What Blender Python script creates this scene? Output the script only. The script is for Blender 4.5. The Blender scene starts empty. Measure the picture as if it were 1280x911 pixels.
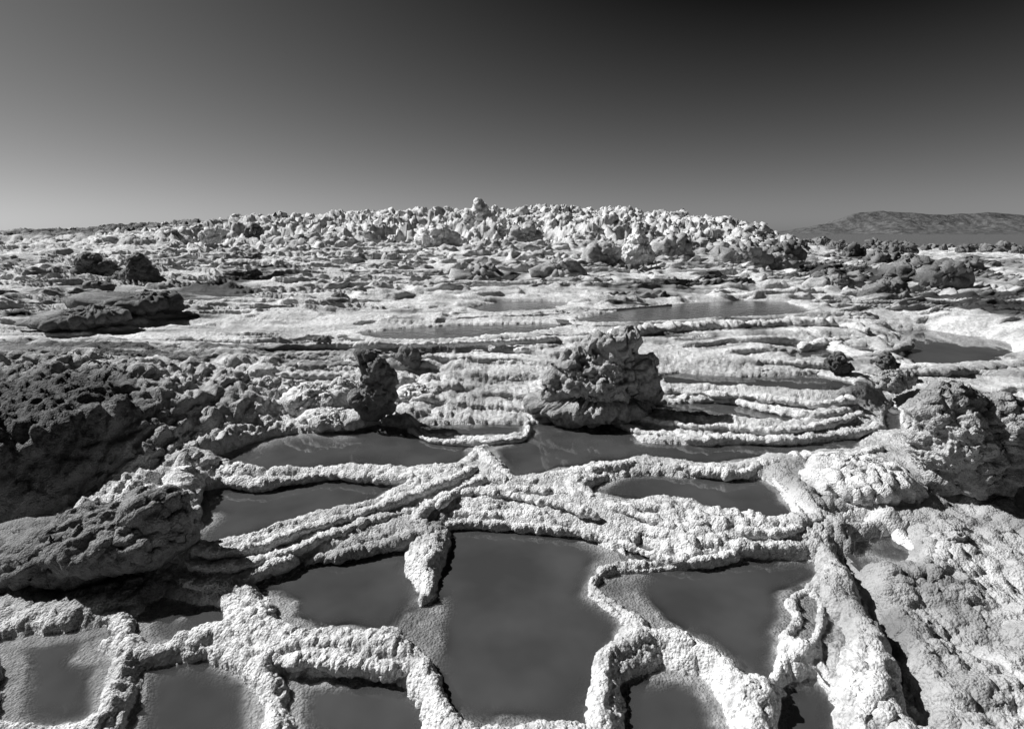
import bpy, bmesh, math
import numpy as np
F32 = np.float32

# ------------------------------------------------------------------ camera, sky, sun, exposure
scene = bpy.context.scene
COL = scene.collection
H = 1.60                       # eye height above the middle pools
FPX = 700.0                    # focal length in photograph pixels (1280 wide)
CX, CY, HOR = 640.0, 455.5, 293.0
PITCH = math.atan((CY - HOR) / FPX)
cam = bpy.data.cameras.new('camera'); camo = bpy.data.objects.new('camera', cam); COL.objects.link(camo)
camo.location = (0, 0, H); camo.rotation_euler = (math.pi / 2 - PITCH, 0, 0)
cam.sensor_width = 36; cam.lens = FPX / 1280 * 36; cam.clip_start = 0.05; cam.clip_end = 60000
scene.camera = camo

SUN_EL, SUN_AZ = math.radians(40), math.radians(-70)      # azimuth from +Y (view) towards +X
world = bpy.data.worlds.new('World'); scene.world = world; world.use_nodes = True
wn, wl = world.node_tree.nodes, world.node_tree.links
bg = wn['Background']
sky = wn.new('ShaderNodeTexSky'); sky.sky_type = 'NISHITA'; sky.sun_disc = False
sky.sun_elevation = SUN_EL; sky.sun_rotation = SUN_AZ % (2 * math.pi)
sky.altitude = 0; sky.air_density = 1.0; sky.dust_density = 0.5; sky.ozone_density = 1.0
sep = wn.new('ShaderNodeSeparateColor'); wl.new(sky.outputs[0], sep.inputs[0])      # monochrome film behind a red filter
ml = wn.new('ShaderNodeMath'); ml.operation = 'MULTIPLY_ADD'; ml.inputs[1].default_value = 0.345; ml.inputs[2].default_value = -0.53; ml.use_clamp = False
wl.new(sep.outputs[0], ml.inputs[0])
mxn = wn.new('ShaderNodeMath'); mxn.operation = 'MAXIMUM'; mxn.inputs[1].default_value = 0.03; wl.new(ml.outputs[0], mxn.inputs[0]); ml = mxn
wl.new(ml.outputs[0], bg.inputs[0]); bg.inputs[1].default_value = 0.10

sl = bpy.data.lights.new('sun', 'SUN'); sl.energy = 4.4; sl.angle = math.radians(0.6); sl.color = (1, 1, 1)
so = bpy.data.objects.new('sun', sl); COL.objects.link(so)
from mathutils import Vector
sdir = Vector((math.sin(SUN_AZ) * math.cos(SUN_EL), math.cos(SUN_AZ) * math.cos(SUN_EL), math.sin(SUN_EL)))
so.rotation_euler = sdir.to_track_quat('Z', 'Y').to_euler()
scene.view_settings.view_transform = 'Standard'; scene.view_settings.look = 'None'
scene.view_settings.exposure = 0.76; scene.view_settings.gamma = 1.0
scene.view_settings.use_curve_mapping = False

# ------------------------------------------------------------------ numpy noise
def hsh(ix, iy, iz, seed):
    h = (ix.astype(np.uint32) * np.uint32(374761393)) ^ (iy.astype(np.uint32) * np.uint32(668265263)) \
        ^ (iz.astype(np.uint32) * np.uint32(2246822519)) ^ np.uint32((seed * 3266489917) & 0xffffffff)
    h = (h ^ (h >> np.uint32(15))) * np.uint32(2246822519)
    h = (h ^ (h >> np.uint32(13))) * np.uint32(3266489917)
    return h ^ (h >> np.uint32(16))
def h01(h): return (h & np.uint32(0xffff)).astype(F32) * F32(1 / 65535)
def vnoise2(x, y, seed=0):
    fx, fy = np.floor(x), np.floor(y)
    ix, iy = fx.astype(np.int32), fy.astype(np.int32); z = np.zeros_like(ix) + 7
    u, v = (x - fx).astype(F32), (y - fy).astype(F32)
    u = u * u * (3 - 2 * u); v = v * v * (3 - 2 * v)
    a = h01(hsh(ix, iy, z, seed)); b = h01(hsh(ix + 1, iy, z, seed))
    c = h01(hsh(ix, iy + 1, z, seed)); d = h01(hsh(ix + 1, iy + 1, z, seed))
    return (a + (b - a) * u) * (1 - v) + (c + (d - c) * u) * v
def fbm2(x, y, oct=4, seed=0):
    s = 0; a = 0.5
    for o in range(oct):
        s = s + a * (vnoise2(x, y, seed + o) - 0.5); x = x * 2.03 + 3.1; y = y * 2.03 + 1.7; a *= 0.5
    return s * 2
def vnoise3(p, seed=0):
    f = np.floor(p); i = f.astype(np.int32); w = (p - f).astype(F32); w = w * w * (3 - 2 * w)
    r = 0
    for dx in (0, 1):
        wx = w[:, 0] if dx else 1 - w[:, 0]
        for dy in (0, 1):
            wy = w[:, 1] if dy else 1 - w[:, 1]
            for dz in (0, 1):
                wz = w[:, 2] if dz else 1 - w[:, 2]
                r = r + wx * wy * wz * h01(hsh(i[:, 0] + dx, i[:, 1] + dy, i[:, 2] + dz, seed))
    return r
def fbm3(p, oct=4, seed=0):
    s = 0; a = 0.5
    for o in range(oct):
        s = s + a * (vnoise3(p, seed + o) - 0.5); p = p * 2.03 + 3.3; a *= 0.5
    return s * 2
def worley3(p, seed=0):
    """squared nearest distance, 8 neighbour cells"""
    b = np.floor(p - 0.5); ib = b.astype(np.int32); q = (p - b).astype(F32)
    best = np.full(len(p), 9, F32)
    for dx in (0, 1):
        for dy in (0, 1):
            for dz in (0, 1):
                h = hsh(ib[:, 0] + dx, ib[:, 1] + dy, ib[:, 2] + dz, seed)
                jx = (h & np.uint32(1023)).astype(F32) * F32(0.56 / 1023) + F32(dx + .22)
                jy = ((h >> np.uint32(10)) & np.uint32(1023)).astype(F32) * F32(0.56 / 1023) + F32(dy + .22)
                jz = ((h >> np.uint32(20)) & np.uint32(1023)).astype(F32) * F32(0.56 / 1023) + F32(dz + .22)
                d = (q[:, 0] - jx) ** 2 + (q[:, 1] - jy) ** 2 + (q[:, 2] - jz) ** 2
                np.minimum(best, d, out=best)
    return best
def dome(p, size, seed=0):
    """cauliflower bumps 0..1: round domes meeting in creases"""
    return 1 - np.minimum(worley3((p / size).astype(F32), seed) / 0.55, 1.0)
def sm(a, b, x):
    t = np.clip((x - a) / (b - a), 0, 1); return t * t * (3 - 2 * t)

# ------------------------------------------------------------------ photograph pixel -> place
cp, sp = math.cos(PITCH), math.sin(PITCH)
def ray(px, py):
    a, b = (px - CX) / FPX, (CY - py) / FPX
    return np.array([a, cp + b * sp, -sp + b * cp])
def on_plane(px, py, z):
    r = ray(px, py); t = (z - H) / r[2]
    return np.array([r[0] * t, r[1] * t, z])
PY = [0, 2.4, 3.2, 4.35, 5.43, 6.7, 7.66, 9.2, 10.6, 13.2, 16.3, 20.8, 26, 32, 36, 42, 50, 90]
PZ = [-.06, -.06, 0, .03, .20, .38, .43, .48, .56, .75, 1.0, 1.38, 2.02, 2.70, 2.75, 2.0, .4, -.6]
BZ = [-.06, -.06, 0, .03, .20, .36, .42, .44, .46, .50, .52, .55, .58, .60, .60, .55, .2, -.6]
KU = [-1.6, -.85, -.75, -.53, -.31, -.064, .17, .34, .41, .45, .51, .58, .66]
KV = [.50, .50, .53, .66, .86, .97, .95, .80, .56, .36, .17, .05, .0]
def macro(x, y):
    u = x / np.maximum(y, .5)
    pz, bz = np.interp(y, PY, PZ), np.interp(y, PY, BZ)
    k = np.interp(u, KU, KV)
    z = bz + k * (pz - bz)
    return z
def on_ground(px, py):
    r = ray(px, py); t = 1.0
    for _ in range(4000):
        p = r * t
        if p[1] > 88 or H + p[2] <= macro(np.array(p[0]), np.array(p[1])): break
        t *= 1.004
    return np.array([r[0] * t, r[1] * t, H + r[2] * t])

# ------------------------------------------------------------------ pools: outline in the photo, water level, kind of bed
POOLS = [
 ('A', .000, [(249,614),(280,607),(305,608),(355,607),(392,602),(424,599),(471,601),(503,608),(471,624),(439,635),(392,645),(346,660),(311,671),(267,681),(244,679),(242,668),(251,648),(248,630)]),
 ('B', .020, [(252,578),(300,559),(335,547),(377,541),(436,538),(472,530),(511,535),(533,548),(594,553),(600,557),(587,570),(569,579),(536,586),(472,584),(415,584),(377,588),(332,594),(294,590),(280,584)]),
 ('C', .035, [(516,532),(560,530),(620,530),(655,530),(656,541),(630,545),(594,547),(535,544)]),
 ('D', .020, [(605,559),(659,548),(662,530),(700,526),(745,520),(775,533),(790,545),(800,553),(878,557),(925,554),(1019,554),(1078,546),(1075,560),(1019,567),(956,569),(940,574),(894,581),(860,578),(831,573),(806,571),(759,577),(723,584),(680,592),(640,596),(632,584),(616,570)]),
 ('E', .000, [(734,613),(752,603),(784,594),(831,594),(894,599),(950,598),(969,608),(987,630),(1000,644),(978,652),(950,650),(894,642),(862,633),(831,627),(784,627),(750,622)]),
 ('F', -.10, [(311,730),(346,714),(377,702),(424,698),(471,688),(506,688),(504,706),(513,724),(524,740),(526,764),(500,788),(459,795),(424,788),(392,792),(371,785),(346,780),(349,757),(330,742)]),
 ('G', -.10, [(565,661),(640,661),(690,667),(715,668),(752,681),(775,690),(790,704),(752,711),(737,727),(738,744),(768,766),(782,782),(768,797),(746,812),(738,850),(730,905),(600,920),(560,880),(540,830),(505,805),(492,790),(506,765),(524,758),(538,752),(547,738),(553,720),(556,704),(560,686)]),
 ('H', -.10, [(771,715),(856,709),(925,697),(1019,700),(1024,718),(1012,733),(984,746),(993,774),(978,792),(976,816),(960,850),(930,850),(905,822),(875,800),(837,792),(812,790),(803,774),(777,757),(748,736),(752,724)]),
 ('H2', -.095, [(775,686),(800,677),(825,690),(855,702),(800,706),(788,700)]),
 ('H3', -.095, [(1000,736),(1022,746),(1025,767),(1019,796),(1000,808),(988,800),(988,792),(1003,774),(993,755)]),
 ('H4', -.095, [(1032,765),(1050,775),(1048,815),(1042,850),(1028,830),(1027,800)]),
 ('I', -.08, [(1066,676),(1106,668),(1130,672),(1141,685),(1131,705),(1112,714),(1081,711),(1066,692)]),
 ('J', -.03, [(1035,648),(1084,650),(1090,656),(1060,659)]),
 ('K', .01, [(1017,616),(1075,619),(1078,627),(1022,629)]),
 ('L', .190, [(822,470),(847,466),(925,471),(975,470),(1019,467),(1044,473),(1066,477),(1069,484),(1025,491),(987,488),(925,484),(878,482),(835,481)]),
 ('M', .105, [(800,508),(831,505),(909,502),(941,510),(975,517),(1010,523),(987,527),(956,527),(909,523),(869,524),(831,517)]),
 ('N', .27, [(990,443),(1031,434),(1044,440),(1034,447),(1000,448)]),
 ('N2', .28, [(1052,430),(1090,432),(1095,441),(1070,437)]),
 ('O', .23, [(1125,414),(1160,412),(1195,418),(1250,424),(1290,440),(1260,452),(1190,456),(1144,455),(1125,445),(1118,438),(1143,428)]),
 ('P', .02, [(1113,504),(1125,512),(1126,541),(1108,540),(1104,530),(1108,512)]),
 ('Q', .45, [(715,396),(760,391),(820,381),(870,378),(930,376),(985,378),(1012,389),(985,394),(920,398),(850,401),(780,403),(720,402)]),
 ('R', .455, [(585,384),(620,379),(680,377),(712,379),(700,386),(650,391),(600,392)]),
 ('S', .40, [(450,418),(500,410),(560,406),(640,404),(705,405),(690,415),(640,420),(560,424),(480,425)]),
 ('W1', -.16, [(175,834),(250,826),(300,845),(330,880),(320,940),(150,940)]),
 ('W2', -.16, [(352,846),(440,842),(505,856),(530,885),(530,940),(370,940)]),
 ('W3', -.15, [(775,850),(830,830),(880,845),(905,880),(915,940),(780,940)]),
 ('W4', -.15, [(985,855),(1020,845),(1040,880),(1040,940),(965,940)]),
 ('T', -.12, [(174,774),(186,755),(205,745),(227,750),(267,756),(286,767),(280,783),(242,792),(205,805),(177,808),(172,790)]),
 ('U', -.14, [(0,800),(60,790),(110,785),(148,778),(146,800),(122,810),(145,825),(120,900),(0,911)]),
]
POOLS = [(a, (b * .6 - (.003 if a == 'F' else 0)) if b < -.02 else b, c) for a, b, c in POOLS]      # the front steps are low
POLY = {}
for nm, lv, pp in POOLS:
    POLY[nm] = (lv, np.array([on_plane(a, b, lv)[:2] for a, b in pp]))
FOOT = np.array([on_plane(a, b, 0)[:2] for a, b in [(-260,705),(0,668),(90,643),(180,612),(245,577),(300,559),(345,546),(392,528)]] + [np.array(q) for q in [(-1.15,5.6),(-1.3,7.2),(-9.,7.6),(-9.,2.)]])
CLEFT = np.array([on_plane(a, b, 0)[:2] for a, b in [(1052,684),(1085,735),(1105,780),(1135,830),(1150,890)]])
SHALLOW = [(545,765,34),(525,790,26),(510,770,24),(795,742,30),(815,772,26),(770,692,34),(330,555,60),(430,550,50),(1005,770,22),(1040,790,20),(265,650,25),(1100,700,25),(700,540,20),(545,800,26),(200,760,18),(225,770,14)]
def poly_sdf(x, y, P):
    d = np.full(x.shape, 1e9); ins = np.zeros(x.shape, bool)
    n = len(P)
    for i in range(n):
        ax, ay = P[i]; bx, by = P[(i + 1) % n]
        ex, ey = bx - ax, by - ay
        t = np.clip(((x - ax) * ex + (y - ay) * ey) / (ex * ex + ey * ey + 1e-12), 0, 1)
        d = np.minimum(d, (x - ax - t * ex) ** 2 + (y - ay - t * ey) ** 2)
        if ay != by:
            c = ((ay > y) != (by > y)) & (x < ex * (y - ay) / (ey) + ax)
            ins ^= c
    d = np.sqrt(d)
    return np.where(ins, -d, d)

DARK = [  # dark rocky ground and other dark patches, left slope with painted shade: px, py, rx, ry, strength
 (110,375,120,22,.85),(150,410,90,14,.5),(100,440,70,18,.5),(110,500,120,60,.5),(120,290,120,6,.9),
 (1090,302,170,7,.95),(1180,330,120,14,.85),(1160,345,80,14,.8),(1150,375,110,16,.55),(1080,345,60,10,.4),
 (560,350,60,8,.35),(400,362,60,5,.5),(660,350,80,12,.35),(560,385,40,5,.6),(300,410,60,6,.45),(280,425,40,5,.4),(850,350,90,14,.25),
 (545,655,18,14,.55),(1060,490,30,25,.35),(1110,790,40,40,.5),(1030,640,25,50,.45),(1120,760,60,60,.35),(180,770,70,30,.35),(100,740,120,25,.8)]

# ------------------------------------------------------------------ terrain height (smooth part) on arbitrary points
LIP = [None]
def ground_height(x, y):
    """returns z, pool distance, wetness mask for arrays x, y"""
    z0 = macro(x, y)
    d = np.hypot(x, y)
    z0 = z0 + .05 * fbm2(x * .9, y * .9, 3, 11) * sm(3.6, 5, y) + .10 * fbm2(x * .35, y * .35, 3, 12) * sm(9, 15, y)
    # terraces: contour-following steps with small lips
    warp = np.where(y < 6, 0, 0) + fbm2(x * .55 + 5, y * .9, 4, 21) * sm(9, 6, y) + fbm2(x * .38 + 5, y * 1.0, 4, 22) * sm(6, 9, y)
    st = np.interp(y, [0, 4, 7, 12, 20, 40], [.034, .040, .052, .075, .11, .18])
    t = z0 / st + warp * np.interp(y, [0, 5, 12, 30], [.6, 1.1, 1.5, 1.6])
    fl = np.floor(t); fr = t - fl
    rw = np.interp(y, [0, 5, 8, 12], [.30, .28, .16, .13])
    ter = fl + sm(0, 1, fr / rw) + .24 * np.exp(-((fr - rw) / .11) ** 2) + .16 * np.exp(-((fr - .60) / .05) ** 2) * sm(6, 9, y)
    wob = warp * np.interp(y, [0, 5, 12, 30], [.6, 1.1, 1.5, 1.6])
    zt = (ter - wob - .35) * st
    zmix = sm(4.0, 4.5, y) * (1 - .5 * sm(17, 26, y))
    z = z0 + (zt - z0) * zmix
    wl_ = fbm2(x * .45 + 2, y * .8, 4, 23)
    ph = np.interp(y, [0, 6, 9, 12, 18, 26], [0, 16, 25, 31, 40, 48]) + 3.2 * wl_
    pf = ph - np.floor(ph)
    gm = sm(5.6, 6.8, y) * sm(24, 17, y) * sm(-.38, .0, fbm2(x * .5 + 9, y * 1.1, 3, 24))
    gour = np.exp(-((pf - .30) / .13) ** 2) * gm
    z = z + gour * np.interp(y, [6, 9, 13, 18], [.040, .070, .10, .12])
    # pools
    num = np.zeros_like(z); den = np.zeros_like(z); dmin = np.full(z.shape, 9.0); inside = np.full(z.shape, 9.0); lev = np.zeros_like(z)
    for nm, lv, _ in POOLS:
        P = POLY[nm][1]; far = P[:, 1].mean()
        mg = .55 if far < 6 else 1.0
        m = (x > P[:, 0].min() - mg) & (x < P[:, 0].max() + mg) & (y > P[:, 1].min() - mg) & (y < P[:, 1].max() + mg)
        if not m.any(): continue
        xs, ys = x[m], y[m]
        wgl = .026 * fbm2(xs * 9, ys * 9, 3, 31) + (.016 * fbm2(xs * 34, ys * 40, 2, 32))
        s = poly_sdf(xs, ys, P) + (wgl if far < 6 else wgl * 2 + .22 * fbm2(xs * .9, ys * 3, 3, 33))
        o = np.maximum(s, .004)
        wgt = 1 / o ** 2.5
        num[m] += wgt * lv; den[m] += wgt
        dmin[m] = np.minimum(dmin[m], o)
        i = inside[m]; l = lev[m]; k = s < 0
        l[k] = lv; i[k] = s[k]; inside[m] = i; lev[m] = l
    L = num / np.maximum(den, 1e-9)
    sc = np.interp(y, [0, 3.2, 4.0, 8], [1, .8, .26, .20])
    rim = (.028 * (1 - np.exp(-dmin / .025)) + .055 * (1 - np.exp(-dmin / .10))) * sc
    strand = .024 * sc * .8 * sm(-.25, .3, fbm2(x * 2.7, y * 2.7, 3, 43)) * np.abs(np.sin(dmin * 2 * math.pi / .13 + 5.5 * fbm2(x * 3.3, y * 3.3, 4, 41))) * sm(.02, .08, dmin) * sm(.32, .15, dmin)
    w = np.exp(-(dmin / np.interp(y, [0, 4, 6, 9], [.45, .32, .22, .3])) ** 2)
    z = z * (1 - w) + (L + rim + strand) * w
    m = (x > .7) & (y < 4.2)
    if m.any():
        xs, ys = x[m], y[m]; c = np.full(xs.shape, 9.0)
        for i in range(len(CLEFT) - 1):
            a, b = CLEFT[i], CLEFT[i + 1]; e = b - a
            tt = np.clip(((xs - a[0]) * e[0] + (ys - a[1]) * e[1]) / (e @ e), 0, 1)
            c = np.minimum(c, np.hypot(xs - a[0] - tt * e[0], ys - a[1] - tt * e[1]))
        c = c + .03 * fbm2(xs * 6, ys * 6, 3, 57)
        z[m] = z[m] - .11 * sm(.085, .02, c) + .012 * np.exp(-((c - .13) / .05) ** 2)
        z[m] = z[m] + (1 - w[m]) * sm(.9, 1.35, xs) * sm(3.6, 3.0, ys) * (.10 * fbm2(xs * 3.5, ys * 3.5, 4, 58) + .05 * (.4 - np.abs(fbm2(xs * 2.2, ys * 2.2, 4, 59)) * 2))
    # pool beds
    ins = inside < 0
    di = -inside
    bed = .006 + .024 * sm(0, .07, di) + .14 * sm(.05, .25, di) + .05 * fbm2(x * 3, y * 3, 3, 51)
    for a, b, r in SHALLOW:
        c = on_plane(a, b, 0 if b < 690 else -.06); rr = r / FPX * np.hypot(c[0], c[1]) * 1.25
        g = np.exp(-((x - c[0]) ** 2 + ((y - c[1]) / 1.5) ** 2) / rr ** 2 * 1.1)
        bed = bed * (1 - .90 * g)
    bed = np.maximum(bed, .005)
    m = (x < -.6) & (y > 1.5) & (y < 8.2)
    if m.any():
        xs, ys = x[m], y[m]
        dm = -(poly_sdf(xs, ys, FOOT) + .09 * fbm2(xs * 2.2, ys * 2.2, 4, 55))
        S = sm(0, .50, dm) * sm(7.4, 5.4, ys)
        Hm = np.interp(xs, [-4, -2.9, -2.3, -1.75, -1.4], [.46, .37, .22, .10, .02]) + .10 * fbm2(xs * 1.5, ys * 2.5, 4, 56)
        z[m] = z[m] + np.maximum(Hm - z[m], 0) * S
    z = np.where(ins, lev - bed, z)
    LIP[0] = np.where(ins, 0, gour * np.interp(y, [6, 9, 13, 18], [.04, .075, .12, .15]) * (1 - w) + np.exp(-((fr - rw) / .12) ** 2) * st * 1.1 * zmix * (1 - w))
    return z, np.where(ins, -di, dmin), t

# ------------------------------------------------------------------ mesh helpers
def mesh_obj(name, V, faces, mat, smooth=True, attrs=None, label=None, cat=None, group=None, kind=None):
    me = bpy.data.meshes.new(name)
    V = np.asarray(V, F32); faces = np.asarray(faces, np.int32)
    nf, k = faces.shape
    me.vertices.add(len(V)); me.vertices.foreach_set('co', V.ravel())
    me.loops.add(nf * k); me.loops.foreach_set('vertex_index', faces.ravel())
    me.polygons.add(nf); me.polygons.foreach_set('loop_start', np.arange(nf, dtype=np.int32) * k)
    me.update(calc_edges=True)
    if smooth: me.polygons.foreach_set('use_smooth', np.ones(nf, bool))
    for an, av in (attrs or {}).items():
        at = me.attributes.new(an, 'FLOAT', 'POINT'); at.data.foreach_set('value', np.asarray(av, F32))
    me.materials.append(mat)
    o = bpy.data.objects.new(name, me); COL.objects.link(o)
    tag(o, label, cat, group, kind)
    return o
def tag(o, label=None, cat=None, group=None, kind=None):
    if label: o['label'] = label
    if cat: o['category'] = cat
    if group: o['group'] = group
    if kind: o['kind'] = kind
def grid_faces(nr, nc):
    i = np.arange(nr * nc, dtype=np.int32).reshape(nr, nc)
    return np.stack([i[:-1, :-1], i[:-1, 1:], i[1:, 1:], i[1:, :-1]], -1).reshape(-1, 4)

# ------------------------------------------------------------------ materials (all grey: the place is shown in monochrome)
def newmat(name):
    m = bpy.data.materials.new(name); m.use_nodes = True
    return m, m.node_tree.nodes, m.node_tree.links, m.node_tree.nodes['Principled BSDF']
def nz(n, l, co, scale, detail=4, rough=.55):
    t = n.new('ShaderNodeTexNoise'); t.inputs['Scale'].default_value = scale; t.inputs['Detail'].default_value = detail
    t.inputs['Roughness'].default_value = rough; l.new(co, t.inputs['Vector']); return t.outputs['Fac']
def ramp(n, l, fac, stops):
    r = n.new('ShaderNodeValToRGB'); e = r.color_ramp.elements
    while len(e) < len(stops): e.new(.5)
    for k, (p, v) in enumerate(stops): e[k].position = p; e[k].color = (v, v, v, 1)
    l.new(fac, r.inputs[0]); return r.outputs[0]
def mth(n, l, op, a, b):
    t = n.new('ShaderNodeMath'); t.operation = op
    for k, v in enumerate((a, b)):
        if isinstance(v, (int, float)): t.inputs[k].default_value = v
        else: l.new(v, t.inputs[k])
    return t.outputs[0]
def mixc(n, l, f, a, b):
    t = n.new('ShaderNodeMix'); t.data_type = 'RGBA'
    l.new(f, t.inputs[0])
    for k, v in ((6, a), (7, b)):
        if isinstance(v, (int, float)): t.inputs[k].default_value = (v, v, v, 1)
        else: l.new(v, t.inputs[k])
    return t.outputs[2]
def rock_mat(name, lo, hi, dark=.05, use_dirt_shade=False, bump=.5, fine=1.0, rough=.85):
    m, n, l, p = newmat(name)
    co = n.new('ShaderNodeTexCoord').outputs['Object']
    if use_dirt_shade or True:
        geo = n.new('ShaderNodeNewGeometry'); co = geo.outputs['Position']
    a = nz(n, l, co, 1.6 * min(1, fine * 20), 5); b = nz(n, l, co, 28 * fine, 5, .65); c = nz(n, l, co, 160 * fine, 3, .6)
    base = ramp(n, l, a, [(.34, lo), (.62, hi)])
    spk = ramp(n, l, b, [(.34, .42), (.60, 1.0)])
    t = n.new('ShaderNodeMix'); t.data_type = 'RGBA'; t.blend_type = 'MULTIPLY'; t.inputs[0].default_value = .8
    l.new(base, t.inputs[6]); l.new(spk, t.inputs[7]); colr = t.outputs[2]
    if use_dirt_shade:
        at = n.new('ShaderNodeAttribute'); at.attribute_name = 'dirt'
        d = mth(n, l, 'ADD', at.outputs['Fac'], mth(n, l, 'MULTIPLY', mth(n, l, 'SUBTRACT', b, .5), .9))
        d = ramp(n, l, d, [(.18, 0), (.80, 1)])
        colr = mixc(n, l, d, colr, dark)
    l.new(colr, p.inputs['Base Color'])
    p.inputs['Roughness'].default_value = rough
    p.inputs['Specular IOR Level'].default_value = .3
    v = n.new('ShaderNodeTexVoronoi'); v.inputs['Scale'].default_value = 85 * fine; l.new(co, v.inputs['Vector'])
    hgt = mth(n, l, 'ADD', mth(n, l, 'MULTIPLY', c, .7), mth(n, l, 'MULTIPLY', mth(n, l, 'SUBTRACT', 1.0, v.outputs['Distance']), .8))
    hgt = mth(n, l, 'ADD', hgt, mth(n, l, 'MULTIPLY', b, 1.5))
    bp = n.new('ShaderNodeBump'); bp.inputs['Strength'].default_value = bump; bp.inputs['Distance'].default_value = .012 / fine
    l.new(hgt, bp.inputs['Height']); l.new(bp.outputs[0], p.inputs['Normal'])
    return m
M_GROUND = rock_mat('salt_ground', .42, .78, .05, True, .8)
M_SALT = rock_mat('salt_crust', .56, .80, .08, False, .8)
M_CREST = rock_mat('crest_salt', .60, .84, .08, False, .6, .25)
M_ROCK = rock_mat('dark_crust', .09, .24, .05, False, .8)
M_BOULDER = rock_mat('boulder_crust', .22, .48, .05, False, .8)
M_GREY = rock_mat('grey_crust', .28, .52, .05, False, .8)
M_FAR = rock_mat('plain', .05, .14, .05, False, .3, .05)
M_MTN = rock_mat('mountain_rock', .045, .12, .05, False, .3, .0005)
def water_mat(name, base=.052, rip=.05, rg=.04, sc=5):
    m, n, l, p = newmat(name)
    geo = n.new('ShaderNodeNewGeometry'); co = geo.outputs['Position']
    p.inputs['Base Color'].default_value = (.075, .075, .075, 1)
    a = nz(n, l, co, 2.2, 3)
    l.new(ramp(n, l, a, [(.35, base * .8), (.65, base * 1.25)]), p.inputs['Base Color'])
    p.inputs['Roughness'].default_value = rg; p.inputs['IOR'].default_value = 1.42
    b = nz(n, l, co, sc, 2); bp = n.new('ShaderNodeBump'); bp.inputs['Strength'].default_value = rip; bp.inputs['Distance'].default_value = .02
    l.new(b, bp.inputs['Height']); l.new(bp.outputs[0], p.inputs['Normal'])
    # murky brine: clarity falls off with the depth of the bed below
    at = n.new('ShaderNodeAttribute'); at.attribute_name = 'depth'
    op = mth(n, l, 'SUBTRACT', 1.0, mth(n, l, 'POWER', 2.718, mth(n, l, 'MULTIPLY', at.outputs['Fac'], -62.0)))
    tr = n.new('ShaderNodeBsdfTransparent'); tr.inputs[0].default_value = (.92, .92, .92, 1)
    gl = n.new('ShaderNodeBsdfGlossy'); gl.inputs['Roughness'].default_value = .04; l.new(bp.outputs[0], gl.inputs['Normal'])
    lw = n.new('ShaderNodeLayerWeight'); lw.inputs['Blend'].default_value = .5        # Schlick term, the same from both sides of the surface
    fres = mth(n, l, 'ADD', mth(n, l, 'MULTIPLY', mth(n, l, 'POWER', lw.outputs['Facing'], 5.0), .96), .03)
    clear = n.new('ShaderNodeMixShader'); l.new(fres, clear.inputs[0]); l.new(tr.outputs[0], clear.inputs[1]); l.new(gl.outputs[0], clear.inputs[2])
    mx = n.new('ShaderNodeMixShader'); l.new(op, mx.inputs[0]); l.new(clear.outputs[0], mx.inputs[1]); l.new(p.outputs[0], mx.inputs[2])
    l.new(mx.outputs[0], n['Material Output'].inputs['Surface'])
    return m
M_WATER = water_mat('brine'); M_LAKE = water_mat('rippled_brine', .09, .35, .16, 9)

# ------------------------------------------------------------------ terrain: one sheet, finer where it is near
APEX = -.6
rs = [.6]
while rs[-1] < 52: rs.append(rs[-1] + .0042 * max(rs[-1], 1.25))
rs = np.array(rs) - APEX
ang = np.linspace(-math.radians(57), math.radians(57), 920)
RR, AA = np.meshgrid(rs, ang, indexing='ij')
X = (RR * np.sin(AA)).ravel(); Y = (RR * np.cos(AA) + APEX).ravel()
nr, nc = RR.shape
Z, DP, TT = ground_height(X, Y)
LP = LIP[0]
P = np.stack([X, Y, Z], 1)
def grid_normals(P):
    G = P.reshape(nr, nc, 3)
    du = np.gradient(G, axis=1); dv = np.gradient(G, axis=0)
    N = np.cross(du, dv).reshape(-1, 3)
    return N / np.maximum(np.linalg.norm(N, axis=1, keepdims=True), 1e-12)
N = grid_normals(P)
N = N * np.array([.8, .8, 1]); 
dry = sm(-.005, .02, DP)
near = sm(7.5, 4.5, Y); mid = np.maximum(sm(3.9, 4.6, Y), sm(-1.2, -1.7, X) * sm(2.7, 3.1, Y)) * sm(11, 8, Y); hill = sm(16, 22, Y)
bub = sm(.35, .65, fbm2(X * 1.1, Y * 1.1, 3, 61) + .5)
leftmid = np.maximum(sm(-.1, -.7, X) * sm(4.1, 4.5, Y) * sm(6.6, 5.6, Y), sm(-1.2, -1.6, X) * sm(2.6, 3.2, Y) * sm(6.6, 5.6, Y))
disp = np.zeros(len(X), F32)
k = np.where(Y < 8.5)[0]; Pk = P[k]
wq = np.stack([fbm3(Pk * 14, 2, 8), fbm3(Pk * 14 + 4, 2, 8), fbm3(Pk * 14 + 8, 2, 9)], 1)
b1 = dome(Pk + .03 * wq, .05, 1); b2 = dome(Pk + .012 * wq, .021, 2)
patch = sm(-.25, .25, fbm2(Pk[:, 0] * 4, Pk[:, 1] * 4, 3, 62))
disp[k] += (near[k] * dry[k]) * (b1 * .013 * patch + b2 * .011 + .028 * fbm3(Pk * 7, 4, 13))
k = np.where(((Y > 2.6) | (X > .7)) & (Y < 12))[0]; Pk = P[k]
clf = sm(-1.2, -1.6, Pk[:, 0]) * sm(2.6, 3.2, Pk[:, 1]) * sm(5.6, 4.6, Pk[:, 1])
rgt = sm(.72, .95, Pk[:, 0]) * sm(4.0, 3.2, Pk[:, 1])
disp[k] += rgt * sm(.0, .10, DP[k]) * (dome(Pk, .11, 25) * .030 + dome(Pk, .05, 26) * .016)
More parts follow.
